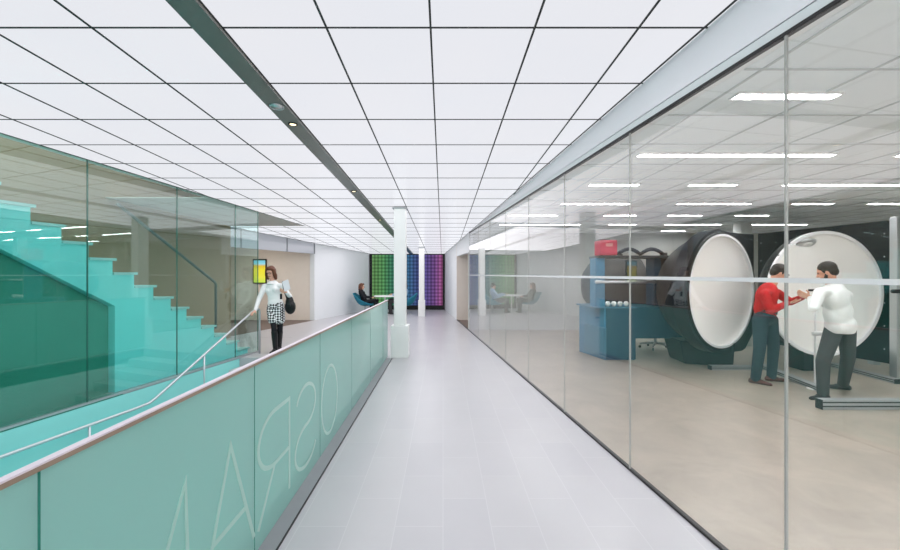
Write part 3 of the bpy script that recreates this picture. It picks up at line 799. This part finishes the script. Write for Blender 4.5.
def beam(label, a, b, wd, h, z=0, name='frame_beam'):
    a = Vector(a+(z,)); b = Vector(b+(z,)); d = (b-a).normalized(); s = Vector((-d.y, d.x, 0))*wd/2
    t = thing(name, label, 'beam', tuple((a+b)/2), 0, 'aluminium beams on the lab floor')
    mb = MB(); q = [a-s, a+s, b+s, b-s]; mb.hexa(q+[p+Vector((0, 0, h)) for p in q])
    o = mb.build('profile', M['aluframe'], t, bevel=.004)
    mb = MB()
    for k in (.28, .68):   # the open slots along both sides of the extrusion
        for sg in (-1, 1):
            c0, c1 = a+s*sg, b+s*sg; o1 = s.normalized()*sg*.0015
            q = [c0+o1+Vector((0, 0, h*k)), c1+o1+Vector((0, 0, h*k)), c1-o1+Vector((0, 0, h*k)), c0-o1+Vector((0, 0, h*k))]
            mb.hexa(q+[p+Vector((0, 0, h*.14)) for p in q])
    mb.build('slot', M['dark'], t)
    mb = MB(); e = d*.004
    q = [a-s-e, a+s-e, a+s, a-s]; mb.hexa(q+[p+Vector((0, 0, h)) for p in q]); mb.build('end_cap', M['dark'], t)
beam('front aluminium floor beam with a black end cap behind the white-shirted man', (4.47, 4.575), (7.2, 4.575), .09, .117)
beam('aluminium floor track running between the two men', (5.13, 5.2), (5.44, 6.6), .10, .07)
beam('aluminium floor track at the foot of the black panel', (6.62, 5.6), (6.78, 7.3), .10, .07)
beam('short aluminium floor beam under the tilted sphere half', (4.47, 6.45), (5.3, 6.45), .10, .07)
t = thing('frame_post', 'tall aluminium post at the right edge beside the black panel', 'post', (6.93, 5.85, 0))
MB().box((6.84, 5.8, 0), (6.93, 5.9, 2.47)).build('profile', M['alu'], t, bevel=.004)
MB().box((6.93, 5.78, 0), (7.06, 5.92, 2.47)).build('profile', M['aluframe'], t, bevel=.004)
mb = MB(); mb.box((6.965, 5.776, .05), (6.98, 5.781, 2.42)); mb.build('slot', M['dark'], t)
MB().tube([(6.75, 5.78, 1.34), (7.2, 5.78, 1.34)], .03).build('clamp', M['dark'], t, True)

# fixture the men work on
t = thing('lamp_fixture', 'slim white test fixture on a pole between the two men', 'fixture', (5.17, 5.35, 0))
MB().tube([(5.17, 5.35, .02), (5.17, 5.35, 1.36)], .013).build('pole', M['whiteplastic'], t, True)
MB().lathe([(.0001, 0), (.09, 0), (.09, .012), (.03, .025), (.0001, .025)], t.location).build('base', M['whiteplastic'], t, True)
MB().box((5.09, 5.33, 1.36), (5.25, 5.37, 1.39)).build('lamp_head', M['dark'], t, bevel=.004)
MB().tube([(5.11, 5.31, .78), (5.23, 5.31, .78)], .03).build('clamp', M['whiteplastic'], t, True)

# ---------------------------------------------------------------- seating corner
def lounge_chair(label, loc, rz):
    t = thing('lounge_chair', label, 'chair', loc, rz, 'blue shell chairs at the round table')
    # side profile, facing local +X: (x, z, half width, edge lift)
    pr = [(.30, .40, .20, .02), (.20, .385, .26, .05), (.05, .37, .30, .12), (-.10, .37, .31, .20), (-.20, .42, .31, .22), (-.27, .52, .30, .16), (-.32, .64, .28, .08), (-.36, .76, .25, .03), (-.38, .82, .20, 0)]
    vs = []; fs = []; n = 13
    for x, z, hw, lift in pr:
        for k in range(n):
            s = -1+2*k/(n-1)
            vs.append((x+lift*.55*s*s*(1 if z > .45 else .3), hw*s*(1-.08*abs(s)), z+lift*abs(s)**2.5))
    vs = [(x*1.15-.01, y_*1.2, .37+(z-.37)*1.08) for x, y_, z in vs]
    for i in range(len(pr)-1):
        for k in range(n-1): fs.append((i*n+k, i*n+k+1, (i+1)*n+k+1, (i+1)*n+k))
    mb = MB(); mb.add(vs, fs); o = mb.build('seat_shell', M['chairblue'], t, True, local=True)
    m = o.modifiers.new('solid', 'SOLIDIFY'); m.thickness = .045; m.offset = -1
    m = o.modifiers.new('sub', 'SUBSURF'); m.levels = 1; m.render_levels = 2
    MB().tube([(-.02, 0, .03), (-.02, 0, .345)], .025).build('stem', M['steel'], t, True, local=True)
    for k in range(4):
        a = PI/4+PI/2*k
        MB().tube([(-.02, 0, .035), (-.02+.33*math.cos(a), .33*math.sin(a), .014)], [.022, .013], 8).build('leg', M['steel'], t, True, local=True)
    return t
CHL = (-3.10, 15.4, 0); CHR = (-1.50, 15.4, 0)
lounge_chair('petrol blue shell chair holding the woman in black by the left wall', CHL, 0)
lounge_chair('petrol blue shell chair behind the large column, facing the left wall', CHR, PI)
t = thing('round_table', 'small white round pedestal table between the two blue chairs', 'table', (-2.32, 15.4, 0))
MB().lathe([(.0001, .70), (.44, .70), (.45, .71), (.45, .725), (.44, .735), (.0001, .735)], t.location, n=40).build('tabletop', M['whiteplastic'], t)
MB().lathe([(.03, .70), (.03, .05), (.06, .02), (.25, .012), (.26, 0), (.0001, 0)], t.location, n=32).build('pedestal', M['whiteplastic'], t, True)
t = thing('notebook', 'open pale notebook lying on the white round table', 'notebook', (-2.1, 15.3, .736))
MB().box((-2.23, 15.2, .736), (-1.97, 15.4, .748)).build('pages', M['paper'], t)
MB().box((-2.24, 15.19, .7355), (-1.96, 15.41, .738)).build('cover', M['bluelight'], t)

# ---------------------------------------------------------------- people
def fuse(mb, name, mats, parent, voxel=.008, it=4, sub_of=None):
    """one continuous surface from overlapping volumes"""
    o = mb.build(name, mats, None)
    r = o.modifiers.new('r', 'REMESH'); r.mode = 'VOXEL'; r.voxel_size = voxel
    s = o.modifiers.new('s', 'SMOOTH'); s.factor = .5; s.iterations = it
    dg = bpy.context.evaluated_depsgraph_get(); dg.update()
    me = bpy.data.meshes.new_from_object(o.evaluated_get(dg))
    bpy.data.objects.remove(o)
    me.transform(Matrix.Translation(-parent.location))
    me.materials.clear()
    for m in (mats if isinstance(mats, (list, tuple)) else [mats]): me.materials.append(m)
    me.polygons.foreach_set('use_smooth', [True]*len(me.polygons))
    q = bpy.data.objects.new(name, me); COL.objects.link(q); q.parent = sub_of or parent
    return q

def basis(f, up=(0, 0, 1)):
    f = Vector(f).normalized(); rgt = f.cross(Vector(up)).normalized(); u = rgt.cross(f)
    return Matrix((rgt, f, u)).transposed()      # local x = person's right, y = forward, z = up

def hand(mb, wrist, d, palm, side, curl=.5, s=1.0):
    """palm and five fingers; d = direction, palm = palm normal, side = thumb side"""
    d = Vector(d).normalized(); palm = Vector(palm); palm = (palm-d*palm.dot(d)).normalized()
    sd = d.cross(palm)
    if sd.dot(Vector(side)) < 0: sd = -sd
    w = Vector(wrist); k = w+d*.085*s
    for q in (-.027, -.009, .009, .027): mb.capsule(w+d*.012*s+sd*q*.6*s, k+sd*q*s, .013*s, .012*s, 8)
    for q, L in ((.030, .068), (.010, .078), (-.010, .072), (-.029, .056)):
        p0 = k+sd*q*s; v = d
        for j, fr in enumerate((.45, .31, .24)):
            a = curl*(.5, .9, .7)[j]; ax_ = sd if d.cross(palm).dot(sd) > 0 else sd
            v = (v*math.cos(a)+palm*math.sin(a)).normalized() if j == 0 else (v+palm*a*.8).normalized()
            p1 = p0+v*L*fr*s; mb.capsule(p0, p1, .0088*s, .0080*s, 8); p0 = p1
    b = w+d*.03*s+sd*.028*s; v = (d*.6+sd*.65+palm*.35).normalized(); m = b+v*.036*s
    mb.capsule(b-sd*.015*s, m, .013*s, .011*s, 8); mb.capsule(m, m+(d*.8+sd*.2+palm*.45).normalized()*.032*s, .0105*s, .0085*s, 8)

def person(label, root, J, top, bottom, shoe, skin, hair, hairstyle, female=False, shoe_h=.05, sleeve=1.0, skirt=None, tights=None, collar=None, bulk=1.0, untucked=0):
    t = thing('person', label, 'person', root)
    B = basis(J['face'], J.get('up', (0, 0, 1))); TF = Vector(J['front'])
    upv = (J['neck']-J['pelvis']).normalized(); rgt = TF.cross(upv).normalized(); TB = Matrix((rgt, upv.cross(rgt), upv)).transposed()
    H = J['head']; k = J.get('scale', 1.0); wd = .88 if female else 1.0
    waist = J['pelvis'].lerp(J['neck'], .38)+TF*J.get('bow', 0); chest = J['pelvis'].lerp(J['neck'], .72)+TF*J.get('bow', 0)
    b = MB()
    # head
    b.ell(H+B @ Vector((0, -.008, .025))*k, (.076*k, .095*k, .098*k), B)
    b.ell(H+B @ Vector((0, .022, -.045))*k, (.058*k, .068*k, .075*k), B)
    b.ell(H+B @ Vector((0, .072, -.092))*k, (.025*k, .022*k, .022*k), B, 10, 8)
    b.capsule(H+B @ Vector((0, .088, .012))*k, H+B @ Vector((0, .104, -.028))*k, .009*k, .015*k, 8)
    for s in (-1, 1):
        b.ell(H+B @ Vector((s*.078, -.005, -.012))*k, (.012*k, .022*k, .034*k), B, 10, 8)
        b.capsule(H+B @ Vector((s*.016, .088, .026))*k, H+B @ Vector((s*.046, .076, .024))*k, .009*k, .008*k, 8)
    b.capsule(J['neck']-upv*.03, H+B @ Vector((0, -.015, -.06))*k, .056*wd*k, .052*wd*k)
    b.ell(chest, (.155*wd, .10, .19), TB); b.ell(waist, (.128*wd, .09, .16), TB); b.ell(J['pelvis'], (.15, .10, .13), TB)
    top_m = MB(); bot = MB()
    top_m.ell(chest, (.178*wd*bulk, .122*bulk if not female else .112, .205), TB); top_m.ell(waist, (.155*wd*bulk, .118*bulk if not female else .098, .19), TB)
    top_m.ell(J['pelvis'].lerp(J['neck'], .26), (.166*wd*bulk, .120*bulk if not female else .10, .21), TB)
    if untucked: top_m.ell(J['pelvis']+upv*(-.02), (.176*bulk, .136*bulk, .17), TB)
    hem = J['pelvis'].z-.115
    top_m.ell(J['pelvis'].lerp(J['neck'], .16), (.165*wd+(.012 if female else 0), .123, .12), TB)
    top_m.capsule(J['neck']-upv*.055+rgt*.06, J['neck']-upv*.055-rgt*.06, .062, .062)
    if female:
        for s in (-1, 1): top_m.ell(chest+TB @ Vector((s*.07, .075, -.005)), (.06, .055, .06), TB, 12, 8)
    for s, S in ((1, 'r'), (-1, 'l')):
        sh_, el, wr = J['sh_'+S], J['el_'+S], J['wr_'+S]
        if untucked:
            for i in range(len(top_m.v)): top_m.v[i].z = max(top_m.v[i].z, hem)
        b.capsule(sh_, el, .044*wd, .036*wd); b.capsule(el, wr, .037*wd, .024*wd)
        hand(b, wr, J['hd_'+S], J['pm_'+S], J['th_'+S], J.get('curl_'+S, .5), .95 if female else 1.05)
        top_m.capsule(J['neck']-upv*.05, sh_, .062, .064*wd)
        top_m.capsule(sh_, el, .066*wd, .053*wd)
        cu = el.lerp(wr, .94*sleeve); top_m.capsule(el, cu, .052*wd, .040*wd)
        hp, kn, an = J['hip_'+S], J['kn_'+S], J['an_'+S]; toe = Vector(J['toe_'+S]).normalized()
        b.capsule(hp, kn, .072, .047); b.capsule(kn, kn.lerp(an, .4), .048, .05); b.capsule(kn.lerp(an, .4), an, .05, .034)
        b.capsule(an-Vector((0, 0, .035))-toe*.02, an-Vector((0, 0, .050))+toe*.09, .028, .018)
        if skirt is None:
            bot.capsule(J['pelvis'], hp, .115, .10)
            bot.capsule(hp, kn, .098, .074); bot.capsule(kn, an+Vector((0, 0, -.015)), .074, .060)
            mid = kn.lerp(an, .5); bot.capsule(mid, an, .066, .06)
        sm = MB(); base = an.z-.085*1.0; fl = Vector((an.x, an.y, an.z-.055))
        sm.capsule(fl-toe*.045, fl+toe*.06, .042, .042); sm.capsule(fl+toe*.05-Vector((0, 0, .008)), fl+toe*.165-Vector((0, 0, .016)), .042, .030)
        if shoe_h > .1:
            sm.capsule(fl-toe*.01, an.lerp(kn, .42), .046, .056); sm.capsule(an.lerp(kn, .42), an.lerp(kn, .80), .058, .062)
        else: sm.capsule(fl-toe*.02, an+Vector((0, 0, .02)), .044, .044)
        for i in range(len(sm.v)):
            if sm.v[i].z < fl.z-.030: sm.v[i].z = fl.z-.030
        fuse(sm, 'shoe' if shoe_h < .1 else 'boot', shoe, t, .007, 3)
    if skirt is None:
        bot.ell(J['pelvis'], (.172*wd, .122, .125), TB); fuse(bot, 'trousers', bottom, t, .009, 5)
        pb_ = J['pelvis']+upv*(.085 if not untucked else .03)
        mbb = MB().lathe([(.001, -.02), (1, -.02), (1, .02), (.001, .02)], (0, 0, 0), (0, 0, 1), 28)
        for i in range(len(mbb.v)):
            v = mbb.v[i]; mbb.v[i] = pb_+TB @ Vector((v.x*.171*wd, v.y*.126, v.z))
        mbb.build('belt', M['blackleather'], t, True)
    else:
        bot.ell(J['pelvis']+upv*.03, (.175, .130, .12), TB)
        for s, S in ((1, 'r'), (-1, 'l')): bot.capsule(J['hip_'+S]+upv*.04, J['hip_'+S].lerp(J['kn_'+S], .50), .100, .102)
        m = J['hip_r'].lerp(J['hip_l'], .5); m2 = J['kn_r'].lerp(J['kn_l'], .5); bot.capsule(m, m.lerp(m2, .50), .105, .098)
        fuse(bot, 'skirt', skirt, t, .009, 6)
        tg = MB()
        for S in 'rl': tg.capsule(J['hip_'+S], J['kn_'+S], .078, .054); tg.capsule(J['kn_'+S], J['kn_'+S].lerp(J['an_'+S], .4), .055, .056); tg.capsule(J['kn_'+S].lerp(J['an_'+S], .4), J['an_'+S], .056, .04)
        fuse(tg, 'tights', tights, t, .009, 3)
    body = fuse(b, 'body', skin, t, .0065, 3)
    fuse(top_m, top[0], top[1], t, .009, 10 if bulk > 1 else 6)
    for i in range(2):
        s = (-1, 1)[i]
        MB().ell(H+B @ Vector((s*.031, .083, .010))*k, (.012*k, .008*k, .007*k), B, 10, 8).build('eye', M['eye'], t, True)
    MB().capsule(H+B @ Vector((-.022, .084, -.060))*k, H+B @ Vector((.022, .084, -.060))*k, .006*k, .006*k, 8).build('mouth', M['lip'], t, True)
    h = MB()
    h.ell(H+B @ Vector((0, -.020, .048))*k, (.086*k, .098*k, .090*k), B)
    h.ell(H+B @ Vector((0, -.055, .0))*k, (.078*k, .058*k, .075*k), B)
    if hairstyle == 'short':
        for s in (-1, 1): h.ell(H+B @ Vector((s*.070, -.012, .015))*k, (.016*k, .05*k, .045*k), B, 10, 8)
    else:
        h.ell(H+B @ Vector((0, .045, .100))*k, (.070*k, .05*k, .035*k), B, 12, 8)
        for s in (-1, 1):
            h.capsule(H+B @ Vector((s*.072, .02, .06))*k, H+B @ Vector((s*.088, .015, -.06))*k, .034*k, .042*k)
            h.capsule(H+B @ Vector((s*.088, .015, -.06))*k, H+B @ Vector((s*.085, .0, -.13))*k, .042*k, .030*k)
        h.capsule(H+B @ Vector((0, -.06, .03))*k, H+B @ Vector((0, -.065, -.13))*k, .075*k, .06*k)
    fuse(h, 'hair', hair, t, .008, 3)
    if collar:
        c0 = J['neck']+upv*.005
        MB().lathe([(.052, -.03), (.066, -.03), (.060, .02), (.054, .022)], c0, (upv+TF*.15).normalized(), 24).build('collar', collar, t, True)
    return t, B, TB

# woman coming down to the steps
Y = 7.9
J = dict(face=(-.12, -1, -.30), up=(0, 0, 1), front=Vector((-.05, -1, 0)).normalized(), head=P(271, 272.4, Y), neck=P(272.3, 283.2, Y+.02), pelvis=P(276, 307, Y),
         sh_r=P(264.6, 286.5, Y-.0), el_r=P(258.8, 299.5, Y-.12), wr_r=P(255, 311.0, Y-.36), hd_r=(-.15, -.9, -.30), pm_r=(.2, .1, -1), th_r=(1, -.3, 0), curl_r=.75,
         sh_l=P(281.8, 286, Y), el_l=P(290, 296.5, Y+.0), wr_l=P(286.5, 292.5, Y-.2), hd_l=(-.75, -.35, .35), pm_l=(-.3, .9, .3), th_l=(0, -.3, 1), curl_l=.7,
         hip_r=P(272, 311, Y), kn_r=P(274, 328, Y-.1), an_r=P(275.3, 346, Y-.05), toe_r=(-.1, -1, 0),
         hip_l=P(280, 311, Y), kn_l=P(280, 328.5, Y+.02), an_l=P(279, 345.5, Y+.18), toe_l=(.1, -1, 0))
J['an_r'].z = .095; J['an_l'].z = .095
pw, B, TB = person('woman in white sweater and checked skirt coming to the steps, hand on the rail', (J['pelvis'].x, Y, 0), J, ('sweater', M['whiteknit']), None, M['blackleather'],
                   M['skin2'], M['hairbrown'], 'long', True, .3, .98, M['hounds'], M['blackcloth'])
H = J['head']
mb = MB()
for s in (-1, 1):
    mb.tube([H+B @ Vector((s*.032+.022*math.cos(a), .103, .010+.017*math.sin(a))) for a in [2*PI*i/14 for i in range(15)]], .003, 6)
    mb.tube([H+B @ Vector((s*.054, .103, .014)), H+B @ Vector((s*.082, .0, .012))], .003, 6)
mb.tube([H+B @ Vector((-.010, .106, .012)), H+B @ Vector((.010, .106, .012))], .003, 6)
mb.build('glasses', M['dark'], pw, True)
nk = J['neck']; MB().lathe([(.055, .0), (.085, -.03), (.10, -.055), (.085, -.065), (.06, -.03)], nk+Vector((0, -.015, .02)), (0, .25, 1), 28).build('cowl_collar', M['whiteknit'], pw, True)
# her bag and papers
bc = P(290.3, 305, Y-.02)
t = thing('shoulder_bag', 'black leather bag hanging from the woman\'s shoulder', 'bag', (bc.x, bc.y, bc.z-.2))
mb = MB(); mb.ell(bc-Vector((0, 0, .04)), (.112, .075, .15)); mb.ell(bc+Vector((-.012, 0, .05)), (.085, .06, .14)); fuse(mb, 'pouch', M['blackleather'], t, .009, 4)
MB().tube([bc+Vector((-.05, -.04, .13)), P(283.8, 290, Y-.17), P(282.6, 281.6, Y-.02), P(284.5, 284, Y+.12), bc+Vector((-.0, .05, .14))], .014, 8).build('strap', M['blackleather'], t, True)
MB().box(bc+Vector((-.03, -.085, -.02)), bc+Vector((.03, -.07, .02))).build('clasp', M['dark'], t)
pc = P(286.2, 285.5, Y-.27)
t = thing('paper_stack', 'folded white papers held in the woman\'s raised hand', 'papers', tuple(pc))
for i in range(2):
    mb = MB(); u = Vector((.55+.12*i, .25, .25+.1*i)).normalized(); v = Vector((-.22, -.1, 1)).normalized(); o_ = Vector((0, .012*i, 0)); nn = u.cross(v)*.003
    q = [pc-u*.06-v*.10+o_, pc+u*.06-v*.10+o_, pc+u*.06+v*.10+o_, pc-u*.06+v*.10+o_]; mb.hexa(q+[p+nn for p in q]); mb.build('sheet', M['paper'], t)
pc = P(281, 296.5, Y-.26)
t = thing('phone', 'small dark phone hanging below the woman\'s raised hand', 'phone', tuple(pc))
mb = MB(); mb.box(pc-Vector((.022, .005, .055)), pc+Vector((.022, .005, .055))); mb.build('case', M['dark'], t, bevel=.004)
MB().box(pc+Vector((-.018, -.0065, -.045)), pc+Vector((.018, -.0048, .045))).build('display', M['panelblack'], t)

# man in red
Y = 5.62
fr = Vector((.92, -.30, 0)).normalized()
J = dict(face=(.80, -.35, -.42), front=fr, bow=-.03, head=P(779, 273, Y), neck=P(771, 288, Y+.02), pelvis=P(764.5, 317, Y+.02),
         sh_r=P(764.5, 294.5, Y-.17), el_r=P(770.5, 311, Y-.22), wr_r=P(788, 303, Y-.22), hd_r=(.95, -.1, .16), pm_r=(0, .3, 1), th_r=(-.1, -.6, .8), curl_r=.35,
         sh_l=P(777, 293, Y+.15), el_l=P(790.5, 302, Y+.08), wr_l=P(803, 297, Y-.16), hd_l=(.8, -.55, .12), pm_l=(.2, -.4, -.8), th_l=(0, -.3, .9), curl_l=.5,
         hip_r=P(760.5, 320, Y-.08), kn_r=P(759.5, 349, Y-.10), an_r=P(755.5, 375, Y+.02), toe_r=(.6, -.75, 0),
         hip_l=P(770, 320, Y+.10), kn_l=P(773.5, 346, Y+.10), an_l=P(771.5, 371, Y+.15), toe_l=(.9, -.25, 0))
J['an_r'].z = .085; J['an_l'].z = .085
pm, B, TB = person('man in a red sweater and dark trousers reaching towards the man in white', (J['pelvis'].x, Y, 0), J, ('sweater', M['redshirt']), M['navytrouser'], M['brownshoe'], M['skin'], M['hairdark'], 'short', collar=M['blueshirt'], bulk=1.04)
H = J['head']
mb = MB()
for s in (-1, 1):
    mb.tube([H+B @ Vector((s*.032+.024*math.cos(a), .103, .010+.016*math.sin(a))) for a in [2*PI*i/14 for i in range(15)]], .003, 6)
    mb.tube([H+B @ Vector((s*.056, .103, .014)), H+B @ Vector((s*.084, .0, .012))], .003, 6)
mb.tube([H+B @ Vector((-.010, .106, .012)), H+B @ Vector((.010, .106, .012))], .003, 6)
mb.build('glasses', M['dark'], pm, True)

# man in white
Y = 4.98
fr = Vector((-.55, .83, 0)).normalized()
J = dict(face=(-.62, .72, -.35), front=fr, bow=-.02, head=P(827, 272, Y), neck=P(830, 287, Y), pelvis=P(840, 324, Y+.02),
         sh_l=P(820, 292.5, Y-.12), el_l=P(813.5, 308, Y-.20), wr_l=P(811, 298, Y+.02), hd_l=(-.45, .55, .35), pm_l=(.5, .5, .2), th_l=(-.2, .2, .9), curl_l=.6,
         sh_r=P(846, 295, Y+.13), el_r=P(838, 312, Y+.38), wr_r=P(817, 300.5, Y+.40), hd_r=(-.8, .2, .3), pm_r=(-.2, -.8, .3), th_r=(-.2, -.2, .9), curl_r=.6,
         hip_l=P(834.5, 328, Y+.04), kn_l=P(823, 361, Y-.04), an_l=P(823, 391, Y-.06), toe_l=(-.97, -.12, 0),
         hip_r=P(846.5, 327, Y+.10), kn_r=P(848, 358, Y+.15), an_r=P(843, 386, Y+.36), toe_r=(-.8, .5, 0))
J['an_l'].z = .085; J['an_r'].z = .085
pq, B, TB = person('man in a white shirt and charcoal trousers seen from behind at the open sphere', (J['pelvis'].x, Y, 0), J, ('shirt', M['whiteshirt']), M['greytrouser'], M['blackleather'], M['skin'], M['hairdark'], 'short', collar=M['whiteshirt'], bulk=1.12, untucked=.07)

H = J['head']; mb = MB()
mb.ell(H+B @ Vector((0, .040, -.082)), (.056, .056, .046), B); mb.ell(H+B @ Vector((0, .074, -.095)), (.034, .026, .030), B)
for s_ in (-1, 1): mb.capsule(H+B @ Vector((s_*.066, .012, -.03)), H+B @ Vector((s_*.050, .04, -.085)), .016, .020)
fuse(mb, 'beard', M['hairdark'], pq, .006, 2)

# seated pair
def seated(label, cx, s, y, top, bottom, shoe, skin, hair, style, female, arms):
    f = Vector((s, 0, 0)); q = lambda a, b, c: Vector((cx+s*a, y+b*s, c))   # a forward, b to the left of +X when s=1
    J = dict(face=(s, 0, -.12), front=(f+Vector((0, 0, .0))).normalized(), head=q(-.17, 0, 1.10), neck=q(-.22, 0, .955), pelvis=q(-.06, 0, .50),
             sh_r=q(-.20, -.17, .90), sh_l=q(-.20, .17, .90), el_r=q(-.03, -.23, .68), el_l=q(-.03, .23, .68),
             hip_r=q(.0, -.09, .49), hip_l=q(.0, .09, .49), kn_r=q(.40, -.10, .56), kn_l=q(.42, .10, .53),
             an_r=q(.42, -.09, .085), an_l=q(.36, .11, .085), toe_r=f, toe_l=f)
    if arms == 'lap':
        J.update(wr_r=q(.24, -.09, .66), wr_l=q(.25, .08, .67))
    else:
        J.update(wr_r=q(.30, -.16, .79), wr_l=q(.30, .15, .79))
    J.update(hd_r=f+Vector((0, .3*s, 0)), hd_l=f-Vector((0, .3*s, 0)), pm_r=(0, 0, -1), pm_l=(0, 0, -1), th_r=(0, s, 0), th_l=(0, -s, 0), curl_r=.3, curl_l=.3)
    return person(label, (cx, y, 0), J, top, bottom, shoe, skin, hair, style, female)
seated('seated woman in black with long brown hair by the left wall', CHL[0]+.02, 1, 15.4, ('jacket', M['blackcloth']), M['blackcloth'], M['blackleather'], M['skin2'], M['hairbrown'], 'long', True, 'lap')
seated('seated man in a light blue shirt behind the large column', CHR[0]-.20, -1, 15.4, ('shirt', M['blueshirt']), M['greytrouser'], M['blackleather'], M['skin'], M['hairdark'], 'short', False, 'table')
